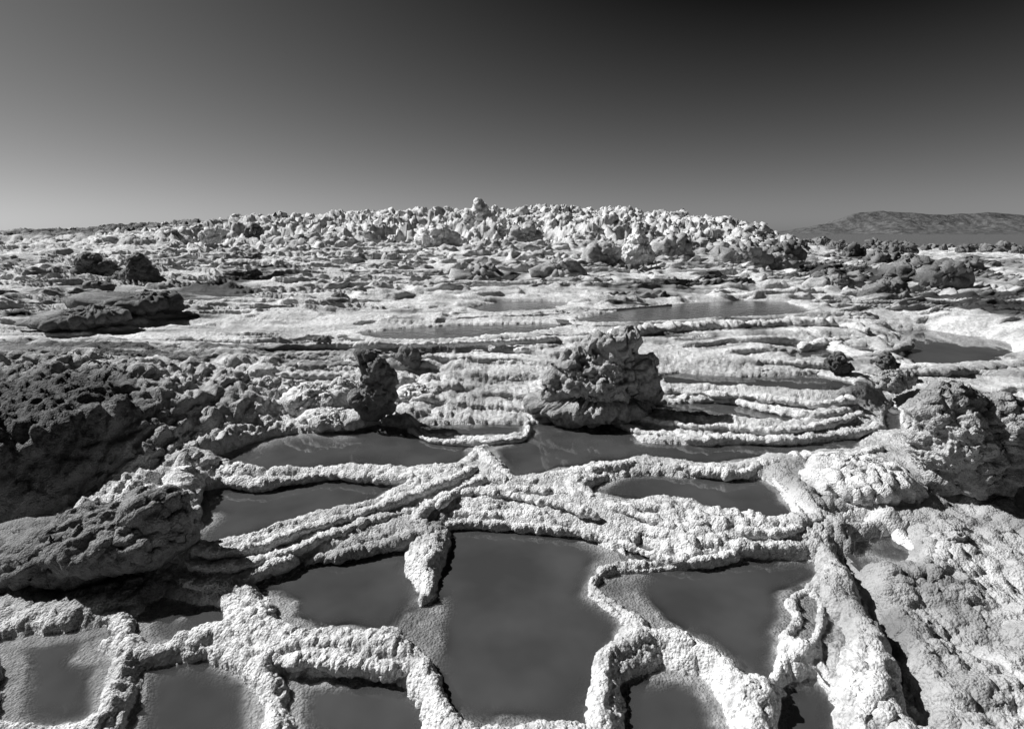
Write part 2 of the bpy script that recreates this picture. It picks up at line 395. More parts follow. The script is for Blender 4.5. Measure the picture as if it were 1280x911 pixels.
disp[k] += clf * dry[k] * sm(-1.6, -2.3, Pk[:, 0]) * (dome(Pk, .26, 15) * .045 + dome(Pk, .11, 16) * .035 + dome(Pk, .05, 18) * .022 + .06 * fbm3(Pk * 6, 4, 17))
disp[k] += mid[k] * dry[k] * (dome(Pk * np.array([1, 1, 1.5]), .24, 3) * (.010 + .050 * leftmid[k]) * (.3 + .9 * bub[k]) + dome(Pk, .085, 4) * (.009 + .016 * leftmid[k]) + dome(Pk, .042, 9) * .013)
k = np.where(Y > 9)[0]; Pk = P[k]
kn = np.interp(Y[k], [9, 14, 18, 23, 34], [.10, .18, .7, 1.9, 2.2]) * sm(.55, .40, X[k] / Y[k]) * np.interp(X[k] / Y[k], [-.8, -.6, -.3], [.22, .4, 1])

disp[k] += dome(Pk, .34, 5) * .03 * kn * (.3 + bub[k]) + dome(Pk, .16, 6) * .026 * (.3 + .8 * kn) + 1.0 * hill[k] * np.minimum(kn, 1) * (.28 - np.abs(fbm3(Pk * .28, 3, 20)) * 1.6) + .38 * hill[k] * np.minimum(kn, 1) * (.42 - np.abs(fbm3(Pk * .7, 6, 14)) * 2.0) + .50 * hill[k] * np.minimum(kn, 1) * (.30 - np.abs(fbm3(Pk * np.array([2.4, 2.4, 1.2]), 5, 19)) * 2.0) + dome(Pk + .4 * np.stack([fbm3(Pk * 2, 2, 5), fbm3(Pk * 2 + 9, 2, 5), fbm3(Pk * 2 + 5, 2, 6)], 1), .6, 8) ** 1.6 * .05 * hill[k] * kn * sm(-.2, .25, fbm2(X[k] * .8, Y[k] * .8, 3, 66))
P = P + N * disp[:, None]
P[:, 1] -= LP; P[:, 0] += .25 * LP
P[:, 2] += .006 * fbm2(X * 14, Y * 14, 3, 71) * dry * sm(6, 3, Y)
P[:, 2] += (.10 * fbm2(X * 2.3, Y * 2.3, 4, 72) * sm(.42, .55, X / np.maximum(Y, .5)) + .05 * fbm2(X * .9, Y * 4.0, 4, 73) + .07 * (.5 - np.abs(fbm2(X * .6, Y * 3.0, 5, 74)) * 3)) * sm(7, 11, Y)
P[:, 2] += .05 * fbm2(X * .6, Y * 4.5, 5, 76) * sm(6, 7, Y) * sm(12, 10, Y) * sm(.05, .3, DP)
dirt = np.zeros(len(X))
for a, b, rx, ry, s in DARK:
    c = on_ground(a, b); dc = on_ground(a, b + ry)
    ax = rx / FPX * math.hypot(c[0], c[1]); ay = max(abs(c[1] - dc[1]) * 1.2, .06)
    dirt = np.maximum(dirt, s * np.exp(-(((X - c[0]) / ax) ** 2 + ((Y - c[1]) / ay) ** 2) ** 1.3 * .8))
for cx_, cy_, ax, ay, st_ in [(-3.55, 3.6, 1.1, 1.0, 1.0), (-2.6, 4.2, .5, .6, .35), (-2.55, 3.3, .4, .35, .45)]:  # left slope: dark rock, with its shade painted into the colour as well
    dirt = np.maximum(dirt, st_ * np.exp(-(((X - cx_) / ax) ** 2 + ((Y - cy_) / ay) ** 2) ** 1.4 * .8))
dirt = dirt + np.clip(2.2 * fbm2(X * .35, TT * .7, 4, 83) + 1.3 * fbm2(X * 1.1, TT * 2.1, 3, 84), -.3, .62) * sm(4.2, 6, Y) * (1 - .85 * hill * sm(.5, .4, X / np.maximum(Y, .5))) + .15 * fbm2(X * .7, Y * 2.0, 4, 81) + 1.1 * fbm2(X * .45, Y * 4.2, 4, 86) * sm(6, 7, Y) * sm(11.5, 9.5, Y) + .12 * fbm2(X * 5, Y * 5, 3, 82)
dirt = np.maximum(dirt, .42 * sm(1.25, 1.9, X) * sm(4.4, 3.4, Y) + .5 * fbm2(X * 3, Y * 3, 4, 85) * sm(1.1, 1.6, X) * sm(4.4, 3.4, Y))
dirt = np.where(DP < 0, -.15, dirt)
mesh_obj('salt_ground', P, grid_faces(nr, nc), M_GROUND, attrs={'dirt': dirt}, kind='structure',
         label='crusted salt ground rising in terraces to a white hill')

# far plain out to the horizon: a ring with real relief near its inner edge
ra = np.concatenate([np.linspace(38, 120, 40), np.geomspace(125, 30000, 40)]); aa = np.linspace(0, 2 * math.pi, 361)
R2, A2 = np.meshgrid(ra, aa, indexing='ij')
px_, py_ = (R2 * np.sin(A2)).ravel(), (R2 * np.cos(A2)).ravel()
pz_ = -.55 + .25 * fbm2(px_ * .15, py_ * .15, 4, 91) * sm(300, 60, np.hypot(px_, py_))
mesh_obj('far_plain', np.stack([px_, py_, pz_], 1), grid_faces(*R2.shape), M_FAR, kind='structure', label='dark flat plain reaching to the horizon')

# mountains on the right
MO = [(940,294),(960,292),(985,286),(1000,282),(1020,279),(1035,271),(1050,267.5),(1075,265),(1080,266.5),(1110,267.5),(1150,270),(1175,268.5),(1200,267),(1240,270),(1290,277),(1340,286),(1390,293)]
DM = 7000.0
mx = np.array([(a - CX) / FPX * DM / cp for a, _ in MO]); mz = np.array([max((HOR - b) / FPX * DM / cp, -5) for _, b in MO])
gx = np.linspace(mx[0], mx[-1], 420); gy = np.linspace(-1100, 1900, 150)
GX, GY = np.meshgrid(gx, gy, indexing='xy')
env = np.interp(GX, mx, mz)
fall = np.clip(1 - np.abs(GY) / np.where(GY < 0, 1100, 1900), 0, 1)
gul = np.abs(fbm2(GX / 520 + GY / 3000, GY / 1100, 5, 101)) * 1.6
gz = env * (fall ** 1.25) * (1 - np.clip(.9 * gul, 0, .8) * (1 - fall ** 4)) + 10 * fbm2(GX / 120, GY / 200, 4, 103) * fall - 4
mesh_obj('mountain_range', np.stack([GX.ravel(), DM + GY.ravel(), gz.ravel()], 1), grid_faces(*GX.shape), M_MTN, kind='structure', label='dark distant mountain range behind the plain')

# ------------------------------------------------------------------ pool water
WL = {'A':'still brine pool behind the thick strand ridge beside the dark slab','B':'long pool mirroring the dark knobbly outcrop','C':'narrow sliver of pool behind the thin curved rim','D':'long winding pool mirroring the big boulder','E':'rounded pool between the smooth curved rim and the wide crust bank','F':'brine pool bounded by popcorn crust with a pale shallow end','G':'largest brine pool in front of the wide crust bank','H':'brine pool inside the wavy thin rim with a pale shelf','O':'flat grey pool beyond the large ribbed boulder','Q':'shallow lake mirroring the white salt hill','L':'narrow pool beside the tall boulder, uppermost of the stepped pools','M':'narrow pool in the boulder shadow between two double rims','T':'small pool below the dark slab'}
for nm, lv, _ in POOLS:
    PP = POLY[nm][1]
    far = PP[:, 1].mean(); st = .02 if far < 6 else .05
    pe = .08 if far < 6 else .35; x0, x1 = PP[:, 0].min() - pe, PP[:, 0].max() + pe; y0, y1 = PP[:, 1].min() - pe, PP[:, 1].max() + pe
    nx, ny = int((x1 - x0) / st) + 2, int((y1 - y0) / st) + 2
    gx, gy = np.meshgrid(np.linspace(x0, x1, nx), np.linspace(y0, y1, ny), indexing='xy')
    s = poly_sdf(gx.ravel(), gy.ravel(), PP)
    zz, _dp, _t = ground_height(gx.ravel(), gy.ravel())
    f = grid_faces(ny, nx); keep = (s[f] < (.05 if far < 6 else .3)).all(1); f = f[keep]
    us = np.unique(f); mp = np.zeros(nx * ny, np.int32); mp[us] = np.arange(len(us))
    V = np.stack([gx.ravel(), gy.ravel(), np.full(nx * ny, lv)], 1)[us]
    mesh_obj('pool_water', V, mp[f], M_LAKE if nm in 'QRS' else M_WATER, attrs={'depth': np.maximum(lv - zz[us], .0)}, kind='structure', label=WL.get(nm))

# ------------------------------------------------------------------ salt rims
def catmull(P, step):
    P = np.asarray(P, float); Q = np.vstack([2 * P[0] - P[1], P, 2 * P[-1] - P[-2]]); out = []
    for i in range(1, len(Q) - 2):
        n = max(2, int(np.linalg.norm(Q[i + 1] - Q[i]) / step))
        t = np.linspace(0, 1, n, endpoint=False)[:, None]
        out.append(.5 * (2 * Q[i] + (Q[i + 1] - Q[i - 1]) * t + (2 * Q[i - 1] - 5 * Q[i] + 4 * Q[i + 1] - Q[i + 2]) * t ** 2 + (3 * Q[i] - Q[i - 1] - 3 * Q[i + 1] + Q[i + 2]) * t ** 3))
    out.append(P[-1:]); return np.vstack(out)
RSEED = [100]
def rim(pts, z, wpx, label, hgt=None, mat=None, lump=1.0, world=None, name='salt_ridge', cat='salt ridge', group='salt ridges around the pools'):
    RSEED[0] += 1; sd = RSEED[0]
    if 'strand' in label and not isinstance(z, tuple): z = z + .014
    z0 = z if isinstance(z, (tuple, list)) else (z, z)
    n = len(pts) if pts else 0
    W = world if world is not None else np.array([on_plane(a, b, z0[0] + (z0[1] - z0[0]) * i / (n - 1)) for i, (a, b) in enumerate(pts)])
    dist = np.linalg.norm(W[:, :2], axis=1).mean()
    step = max(.005, .0022 * dist)
    C = catmull(W, step); m = len(C)
    s = np.arange(m) * step
    wob = np.stack([.22 * fbm2(s * 5, s * 0 + sd, 3, sd), .22 * fbm2(s * 5, s * 0 + sd + 9, 3, sd)], 1) * wpx / FPX * dist
    C[:, :2] += wob
    T = np.gradient(C, axis=0); T /= np.linalg.norm(T, axis=1, keepdims=True)
    S = np.stack([T[:, 1], -T[:, 0], T[:, 0] * 0], 1)
    S /= np.maximum(np.linalg.norm(S, axis=1, keepdims=True), 1e-9)
    hw = wpx / FPX * dist * .42
    hh = hgt or max(.02, hw * .52)
    var = 1 + .75 * fbm2(s * 4, s * 0 + 3, 4, sd + 50)
    e = np.minimum(1, np.minimum(np.arange(m), np.arange(m)[::-1]) / max(3, hw / step * 3)); e = np.sqrt(np.clip(e * (2 - e), .02, 1))
    na = int(np.clip(2 * math.pi * hw / step * .6, 14, 40))
    ph = np.linspace(0, 2 * math.pi, na, endpoint=False)
    r = (var * e)[:, None]
    gro = 1 + .10 * np.sin(3 * ph[None, :] + 3 * fbm2(s * 3, s * 0 + 1, 2, sd)[:, None] + sd)
    V = C[:, None, :] + S[:, None, :] * (np.cos(ph)[None, :] * hw * r * gro)[..., None] 
    V[..., 2] += np.sin(ph)[None, :] * hh * r * gro - hh - ((1 - e) * hh * 1.4)[:, None]
    Nn = S[:, None, :] * np.cos(ph)[None, :, None] + np.array([0, 0, 1.0])[None, None, :] * np.sin(ph)[None, :, None]
    V = V.reshape(-1, 3); Nn = Nn.reshape(-1, 3); er = np.repeat(e, na)
    sz = min(max(.019, .0070 * dist), max(hw * .8, .011))
    q = V + sz * .9 * np.stack([fbm3(V / sz * .4, 2, sd), fbm3(V / sz * .4 + 7, 2, sd), fbm3(V / sz * .4 + 13, 2, sd)], 1)
    D = dome(q, sz * 1.7, sd) * sz * .36 + dome(q, sz * .85, sd + 1) * sz * .50 + dome(q, sz * .45, sd + 2) * sz * .22 + fbm3(V / (sz * 3.2), 4, sd) * sz * 1.5
    V = V + Nn * (D * lump * (.25 + .75 * er))[:, None]
    i = np.arange(m * na).reshape(m, na); j = np.roll(i, -1, 1)
    f = np.stack([i[:-1], i[1:], j[1:], j[:-1]], -1).reshape(-1, 4)
    return mesh_obj(name, V, f, mat or M_SALT, label=label, cat=cat, group=group)

RIMS = [
 ([(244,578),(268,588),(284,596),(304,600),(332,601),(360,597),(392,592),(424,590),(460,592),(490,595),(520,593),(550,586),(572,582),(592,568),(598,556)], .055, 14, 'smooth rounded salt rim between the outcrop-mirroring pool and the slab-side pool'),
 ([(511,533),(522,540),(535,547),(560,550),(594,551),(630,548),(655,544),(661,529)], .055, 6, 'thin curved salt rim enclosing the narrow sliver pool'),
 ([(599,558),(610,572),(625,585),(642,600)], .06, 14, 'short slanting salt rim at the tip of the boulder-mirroring pool'),
 ([(640,602),(680,598),(723,591),(759,583),(790,577),(815,577),(850,582),(890,588),(930,588),(950,578)], .055, 12, 'long curved salt rim between the boulder-mirroring pool and the rounded pool'),
 ([(948,580),(985,572),(1030,570),(1075,564),(1105,556)], .06, 13, 'lumpy salt rim continuing past the rounded pool towards the ribbed boulder'),
 ([(775,516),(810,521),(831,524),(869,531),(909,530),(956,535),(1000,534),(1040,526),(1078,513)], .122, 10, 'upper of two parallel salt rims fronting the boulder-shadow pool'),
 ([(760,519),(790,533),(815,540),(850,543),(880,548),(910,545),(960,547),(1000,546),(1040,541),(1075,537),(1105,528)], .07, 10, 'lower of two parallel salt rims fronting the boulder-shadow pool'),
 ([(825,486),(850,486),(900,491),(940,493),(990,499),(1025,503),(1068,495)], .202, 9, 'upper of two parallel salt rims below the uppermost stepped pool'),
 ([(800,498),(831,495),(880,497),(920,500),(950,507),(985,514),(1020,517),(1062,508)], .148, 8, 'lower of two parallel salt rims below the uppermost stepped pool'),
 ([(820,460),(850,457),(900,461),(950,463),(1000,461),(1035,464)], .225, 9, 'salt rim directly above the uppermost stepped pool'),
 ([(822,446),(870,445),(920,448),(975,451),(1040,455)], .29, 7, 'slender salt rim second above the uppermost stepped pool'),
 ([(815,434),(860,431),(910,428),(960,424),(1000,421)], .34, 8, 'slender salt rim third above the uppermost stepped pool'),
 ([(830,426),(880,421),(930,416),(980,412)], .38, 6, 'slender salt rim just below the lumpy lake bank'),
 ([(760,413),(820,409),(880,406),(940,404),(1000,401),(1050,402),(1085,408)], .47, 14, 'thick lumpy salt bank holding back the shallow lake'),
 ([(1000,432),(1040,424),(1085,420),(1110,424)], .34, 8, 'knobbly salt rim behind the two tiny pools'),
 ([(1040,448),(1080,446),(1110,438),(1140,428)], .31, 8, 'knobbly salt rim between the tiny pools and the flat grey pool'),
 ([(1060,457),(1095,462),(1130,462),(1190,461),(1260,457),(1300,450)], .27, 12, 'salt rim along the near edge of the flat grey pool'),
 ([(236,681),(270,688),(311,681),(346,670),(392,654),(439,643),(471,632),(505,620),(540,606),(575,594),(598,578)], .045, 14, 'top strand of the thick salt ridge beside the slab-side pool'),
 ([(230,698),(270,706),(315,699),(360,687),(400,671),(440,657),(480,644),(515,634),(540,628)], .01, 16, 'middle strand of the thick salt ridge beside the slab-side pool'),
 ([(224,716),(255,726),(295,721),(335,706),(375,692)], -.03, 17, 'lowest strand of the thick salt ridge, above the popcorn-edged pool'),
 ([(380,696),(420,690),(460,680),(500,676),(530,672)], -.055, 12, 'low salt strand fronting the bumpy grey strands'),
 ([(420,682),(460,672),(500,660),(530,650),(552,650)], -.015, 20, 'bumpy grey strand at the inner end of the thick ridge'),
 ([(400,694),(450,684),(495,674),(530,664),(556,664)], -.04, 20, 'lower bumpy grey strand at the inner end of the thick ridge'),
 ([(280,728),(286,742),(300,760),(318,780),(340,795),(370,800),(410,801),(450,806),(485,800)], -.055, 26, 'broad popcorn salt rim round the near end of the popcorn-edged pool'),
 ([(300,790),(340,812),(400,822),(460,826),(520,834)], -.06, 24, 'outer popcorn salt rim running parallel to the broad popcorn rim'),
 ([(120,768),(145,768),(156,783),(160,803),(180,813),(205,810),(240,799),(275,789),(300,785)], -.075, 15, 'hooked salt rim round the small pool below the dark slab'),
 ([(522,674),(526,690),(516,706),(521,724),(535,741),(545,750)], (-.045, -.115), 14, 'short popcorn salt rim dividing the popcorn-edged pool from the largest pool'),
 ([(900,700),(855,706),(815,710),(775,711),(752,715),(741,727),(742,742),(760,757),(785,775),(794,783),(785,795),(765,803),(752,815),(742,845)], -.075, 8, 'thin wavy S-shaped salt rim between the two largest front pools'),
 ([(760,822),(800,803),(840,800),(870,808),(895,830)], -.06, 18, 'arched popcorn salt rim closing the near end of the pale-shelf pool'),
 ([(552,652),(590,651),(640,654),(700,659),(750,667),(785,678),(820,690),(850,699),(885,698),(925,688)], -.045, 12, 'front salt strand of the wide crust bank above the largest pool'),
 ([(560,640),(620,641),(680,642),(740,645),(790,656),(850,671),(910,679),(960,680),(1005,678)], -.01, 15, 'second salt strand of the wide crust bank above the largest pool'),
 ([(745,624),(790,632),(840,637),(880,648),(930,659),(980,663),(1010,652)], .035, 11, 'back salt strand of the wide crust bank edging the rounded pool'),
 ([(640,607),(680,611),(730,616),(760,627),(800,640),(850,656)], .04, 11, 'diagonal salt strand crossing the wide crust bank'),
 ([(520,640),(550,622),(590,612),(640,616),(700,628),(750,640)], .045, 12, 'arching salt strand over the crown of the crust bank'),
 ([(545,628),(575,608),(605,596),(640,600)], .06, 12, 'short salt strand where the thick ridge meets the crust bank'),
 ([(957,584),(975,604),(990,624),(1004,643),(1022,660)], .035, 8, 'frayed salt rim down the side of the rounded pool'),
 ([(1019,690),(1034,708),(1022,728),(997,742),(986,755),(998,774),(983,792),(980,812),(968,850)], -.078, 8, 'thin scalloped salt rim along the pale-shelf pool'),
 ([(1012,738),(1026,755),(1025,780),(1018,800),(1000,812)], -.082, 6, 'thin inner salt rim round the tiny kidney-shaped pool'),
 ([(1035,715),(1048,742),(1054,772),(1050,805),(1048,850)], -.05, 16, 'ragged salt rim beside the dark cleft'),
 ([(1018,634),(1060,640),(1090,632),(1120,622),(1142,606)], .01, 12, 'curved salt rim below the domed white crust'),
 ([(1030,664),(1060,664),(1095,656),(1115,645)], -.02, 9, 'short salt rim above the round side pool'),
 ([(1108,640),(1122,664),(1147,688),(1140,712),(1110,722)], -.04, 11, 'curved salt rim round the far side of the round side pool'),
 ([(440,402),(520,399),(590,396),(660,394),(715,391),(780,385),(840,380)], .475, 4, 'long thin salt rim between the far strips of shallow water'),
 ([(440,429),(500,429),(560,428),(640,425),(700,421)], .425, 7, 'pale salt rim along the near edge of the far streaked pool'),
]
for pts, z, w, lab in RIMS:
    z = tuple(q * .6 for q in z) if isinstance(z, tuple) else (z * .6 if z < -.02 else z)
    rim(pts, z, w, lab, mat=(M_GREY if 'grey' in lab or 'ragged' in lab else M_SALT))

# ------------------------------------------------------------------ low ledges following the terrace steps of the slope
rl = np.random.default_rng(11)
def ledge(px, py, lpx, mat, label):
    c = on_ground(px, py); d = math.hypot(c[0], c[1]); L = lpx / FPX * d
    xs = c[0] + np.linspace(-L / 2, L / 2, max(6, int(L / .25)))
    yo = np.linspace(-.9, .9, 61) * (d / 10)
    gx, gy = np.meshgrid(xs, c[1] + yo, indexing='ij')
    _z, dp, t = ground_height(gx.ravel(), gy.ravel()); t = t.reshape(gx.shape); zz = _z.reshape(gx.shape); dp = dp.reshape(gx.shape)
    t0 = np.round(t[len(xs) // 2, 30]) + .12
    pts = []; last = 30
    for i in range(len(xs)):
        cr = np.where((t[i, :-1] < t0) & (t[i, 1:] >= t0))[0]
        if len(cr) == 0: continue
        j = cr[np.argmin(np.abs(cr - last))]
        if pts and abs(j - last) > 10: continue
        if dp[i, j] < .05: continue
        last = j; pts.append((xs[i], gy[i, j], zz[i, min(j + 1, 60)]))
    if len(pts) < 4: return
    W = np.array(pts); W[:, 2] = np.convolve(np.pad(W[:, 2], 2, 'edge'), np.ones(5) / 5, 'valid') + .004 * d * .3
    W[:, 1] = np.convolve(np.pad(W[:, 1], 2, 'edge'), np.ones(5) / 5, 'valid')
    label = ('long ' if L > .13 * d * 1.5 else 'short ') + ('dull ' if mat is M_GREY else 'bright ') + label
    rim(None, 0, rl.uniform(5, 9) if d < 8 else rl.uniform(3.5, 6.5), label, hgt=(.030 if d < 8 else .0042 * d), mat=mat, world=W, name='salt_ledge', cat='salt ledge', group='low salt ledges across the slope')
AREAS = [(12, 500, 700, 428, 520, 120, 'granular ledge on the bank between the knobbly outcrop and the big boulder'),
         (12, 240, 440, 420, 480, 130, 'pale ledge on the slope behind the bubbly domes'),
         (14, 240, 620, 335, 400, 190, 'thin ledge on the pale flat beyond the pointed rock'),
         (14, 560, 1000, 335, 378, 190, 'thin ledge between the shallow lake and the salt hill'),
         (10, 200, 560, 306, 335, 200, 'faint ledge at the foot of the low hill shoulder'),
         (8, 930, 1180, 345, 412, 140, 'dirty ledge on the rough ground before the dark humps')]
for cnt, xa, xb, ya, yb, ln, lab in AREAS:
    for q in range(cnt):
        ledge(rl.uniform(xa, xb), ya + (yb - ya) * (q + rl.random()) / cnt, ln * rl.uniform(.6, 1.5), M_GREY if ('dirty' in lab or rl.random() < .4) else M_SALT, lab)

# ------------------------------------------------------------------ boulders and outcrops: unions of lobes, roughened
ICO = {}
def ico(s):
    if s not in ICO:
        bm = bmesh.new(); bmesh.ops.create_icosphere(bm, subdivisions=s, radius=1)
        ICO[s] = (np.array([v.co[:] for v in bm.verts]), np.array([[v.index for v in f.verts] for f in bm.faces])); bm.free()
    return ICO[s]
def lobes(blobs, sub, seed, rough=.12, crust=.05, strata=0.0, sdirn=(0, 0, 1), bubbly=False):
    """blobs: (x, y, z, rx, ry, rz) around the origin -> star-shaped union, roughened"""
    D, f = ico(sub); R = np.zeros(len(D))
    for (bx, by, bz, rx, ry, rz) in blobs:
        A = np.array([rx, ry, rz]); d = D / A; o = -np.array([bx, by, bz]) / A
        a = (d * d).sum(1); b = (d * o).sum(1); c = (o * o).sum() - 1
        q = b * b - a * c
        t = np.where(q > 0, (-b + np.sqrt(np.maximum(q, 0))) / a, 0)
        R = np.maximum(R, t)
    R = np.maximum(R, R.max() * .12)
    V = D * R[:, None]; size = np.percentile(R, 80)
    n1 = fbm3(V / size * 1.6 + seed, 4, seed); rd = np.abs(fbm3(V / size * 2.6 + seed, 4, seed + 5))
    R2 = R * (1 + rough * 1.3 * n1 - rough * 1.5 * (rd < .09) * (1 - rd / .09) * .6)
    V = D * R2[:, None]
    if bubbly:
        dd = crust * (dome(V, size * .34, seed + 1) * 1.3 + dome(V, size * .15, seed + 2) * 1.0 + dome(V, size * .07, seed + 3) * .8 + dome(V, size * .035, seed + 4) * .4)
    else:
        r1 = .5 - np.abs(fbm3(V / size * 2.0 + 1.7, 5, seed + 1)) * 2.4; r2 = .5 - np.abs(fbm3(V / size * 5.5, 4, seed + 2)) * 2.4
        dd = crust * (2.6 * r1 + 1.5 * r2 + dome(V, size * .085, seed + 3) * .8 + dome(V, size * .042, seed + 4) * .5)
    if strata:
        dd = dd + strata * np.abs(np.sin((V @ np.array(sdirn)) / size * 17 + 4 * n1))
    fn = np.cross(V[f[:, 1]] - V[f[:, 0]], V[f[:, 2]] - V[f[:, 0]])
    Nv = np.zeros_like(V)
    for q in range(3):
        for a in range(3): Nv[:, a] += np.bincount(f[:, q], fn[:, a], len(V))
    Nv /= np.maximum(np.linalg.norm(Nv, axis=1, keepdims=True), 1e-9)
    V = V + Nv * (dd * min(size, 2.2 * np.percentile(np.abs(V[:, 2]), 80)))[:, None]
    return V, f
def px_rock(name, cpx, blobs, z, mat, label, cat='rock', sub=5, seed=1, rough=.14, crust=.06, dep=.8, strata=0.0, base_py=None, group=None, sdirn=(0, 0, 1), bubbly=False):
    """outline lobes given in photo pixels; the rock stands on the ground where its base shows"""
    c = on_plane(cpx[0], base_py, z)
    depth = c[1] * cp + (H - c[2]) * sp
    k = depth / FPX
    r = ray(cpx[0], cpx[1]); cen = np.array([0, 0, H]) + r * depth
    bl = []
    for q in blobs:
        x, y, rx, ry = q[:4]; dy = q[4] if len(q) > 4 else 0
        bl.append(((x - cpx[0]) * k, dy, (cpx[1] - y) * k, rx * k, dep * (rx + ry) * .5 * k, ry * k))
    V, f = lobes(bl, sub, seed, rough, crust, strata, sdirn, bubbly)
    base = np.array([cen[0], cen[1], z])
    o = mesh_obj(name, V + (cen - base), f, mat, label=label, cat=cat, group=group)
    o.location = base
    return o
px_rock('boulder', (752,478), [(774,424,20,18),(752,442,36,26),(722,448,26,22),(750,474,54,34),(742,508,80,18),(704,500,30,26),(690,510,34,14),(814,494,20,10),(800,474,24,28),(800,496,24,14),(690,474,14,22)], .03, M_BOULDER,
        'big craggy grey boulder standing in the middle pools', 'boulder', 6, 3, .20, .055, .85, 0, 526)
px_rock('boulder', (1185,545), [(1190,545,40,50),(1178,498,26,18),(1215,560,46,58),(1192,596,28,22),(1245,555,50,62),(1157,525,18,32)], -.02, M_BOULDER,
        'large ribbed grey boulder beside the narrow channel', 'boulder', 6, 5, .16, .05, .8, .02, 632, None, (.9, 0, .2))
px_rock('slab_rock', (150,680), [(150,668,95,30),(205,634,40,26),(80,690,90,36),(0,702,90,40),(226,648,17,26)], -.10, M_ROCK,
        'dark layered slab of rock leaning over the hooked rim', 'rock', 6, 7, .16, .03, .95, .05, 728, None, (-.42, .2, .9))
px_rock('knobbly_outcrop', (466,482), [(463,446,14,8),(470,462,16,20),(472,492,18,26),(470,512,22,12),(484,474,9,18),(452,500,14,14)], .10, M_ROCK,
        'dark knobbly outcrop with a flat jagged top mirrored in a pool', 'rock', 5, 9, .22, .07, .9, 0, 526)
px_rock('small_rock', (511,447), [(510,445,13,13),(517,452,10,10)], .26, M_ROCK, 'small dark round rock just behind the knobbly outcrop', 'rock', 4, 11, .2, .07, 1, 0, 460)
px_rock('conical_rock', (174,340), [(174,332,12,14),(176,345,20,12),(165,346,14,10),(190,351,12,7)], .58, M_ROCK, 'dark pointed rock on the pale salt flat beside a low double rock', 'rock', 5, 13, .16, .06, 1, 0, 356)
px_rock('double_rock', (122,336), [(113,330,15,13),(128,338,16,12),(106,340,14,8),(140,342,12,8)], .60, M_ROCK, 'dark low double-humped rock beside the pointed rock', 'rock', 5, 15, .16, .06, 1, 0, 349)
px_rock('small_rock', (147,346), [(150,347,9,7),(146,349,8,6)], .58, M_ROCK, 'small dark stone wedged between the pointed and the double-humped rock', 'rock', 4, 16, .2, .06, 1, 0, 354)
px_rock('small_rock', (122,357), [(120,357,15,6),(132,360,10,5)], .55, M_ROCK, 'flat dark rock lying in front of the double-humped rock', 'rock', 4, 17, .2, .07, 1, 0, 364)
px_rock('dark_ledge', (190,378), [(180,380,40,9),(205,378,22,10),(150,385,40,8),(120,376,40,8)], .52, M_ROCK, 'long dark rock ledge on the pale salt flat', 'rock', 5, 19, .25, .08, 1.6, .03, 390)
px_rock('dark_ledge', (120,395), [(115,396,40,8),(90,400,50,9)], .50, M_ROCK, 'low dark ledge in front of the longer rock ledge', 'rock', 5, 20, .25, .08, 1.6, .03, 404)
px_rock('small_rock', (425,370), [(423,370,9,4),(430,371,6,3)], .52, M_ROCK, 'tiny black stone on the pale slope', 'rock', 4, 21, .25, .08, 1, 0, 374)
px_rock('small_rock', (403,424), [(402,424,10,3.5),(408,426,6,2.5)], .40, M_ROCK, 'tiny black stone beside the far streaked pool', 'rock', 4, 22, .25, .08, 1, 0, 427)
px_rock('small_rock', (1048,454), [(1046,453,9,9),(1055,459,10,6)], .24, M_ROCK, 'small dark cleft rock at the end of the uppermost stepped pool', 'rock', 5, 23, .38, .14, 1, 0, 466)
px_rock('small_rock', (1108,455), [(1106,452,6,10),(1112,460,8,8)], .24, M_ROCK, 'upright dark stone beside the flat grey pool', 'rock', 5, 24, .38, .14, 1, 0, 468)
px_rock('small_rock', (1120,474), [(1115,476,16,11),(1128,474,12,10)], .17, M_GREY, 'rounded grey stone next to the upright dark stone', 'rock', 5, 25, .3, .12, 1, 0, 488)
px_rock('salt_mound', (1075,600), [(1070,598,46,18),(1100,605,34,16),(1040,605,26,12)], .0, M_SALT, 'domed white salt crust below the ribbed boulder', 'salt mound', 5, 29, .16, .11, 1.6, 0, 620, None, (0, 0, 1), True)
px_rock('salt_mound', (1190,672), [(1182,676,16,8),(1206,684,26,12),(1240,700,44,20)], -.05, M_GREY, 'small grey crust mound at the foot of the ribbed boulder', 'salt mound', 5, 32, .24, .10, 1.2, 0, 690)
BUB = [((397,500),36,15,'broad'),((432,486),18,12,'small'),((345,490),30,14,'lumpy'),((420,522),40,9,'low'),((525,492),26,9,'rounded')]
for k, ((bx, by), rx, ry, ad) in enumerate(BUB):
    zb = .05 + max(0, (520 - by)) / 520 * 1.1
    px_rock('salt_mound', (bx, by), [(bx - rx * .3, by, rx * .7, ry * .9), (bx + rx * .35, by + 2, rx * .65, ry * .75), (bx, by + ry * .3, rx * .9, ry * .6)], zb,
            M_SALT if by < 505 or bx > 320 else M_GREY, ad + ' bubbly salt dome on the slope beside the knobbly outcrop', 'salt mound', 5, 40 + k, .18, .13, 1.2, 0, by + ry * .8, 'bubbly salt domes on the slope', (0, 0, 1), True)

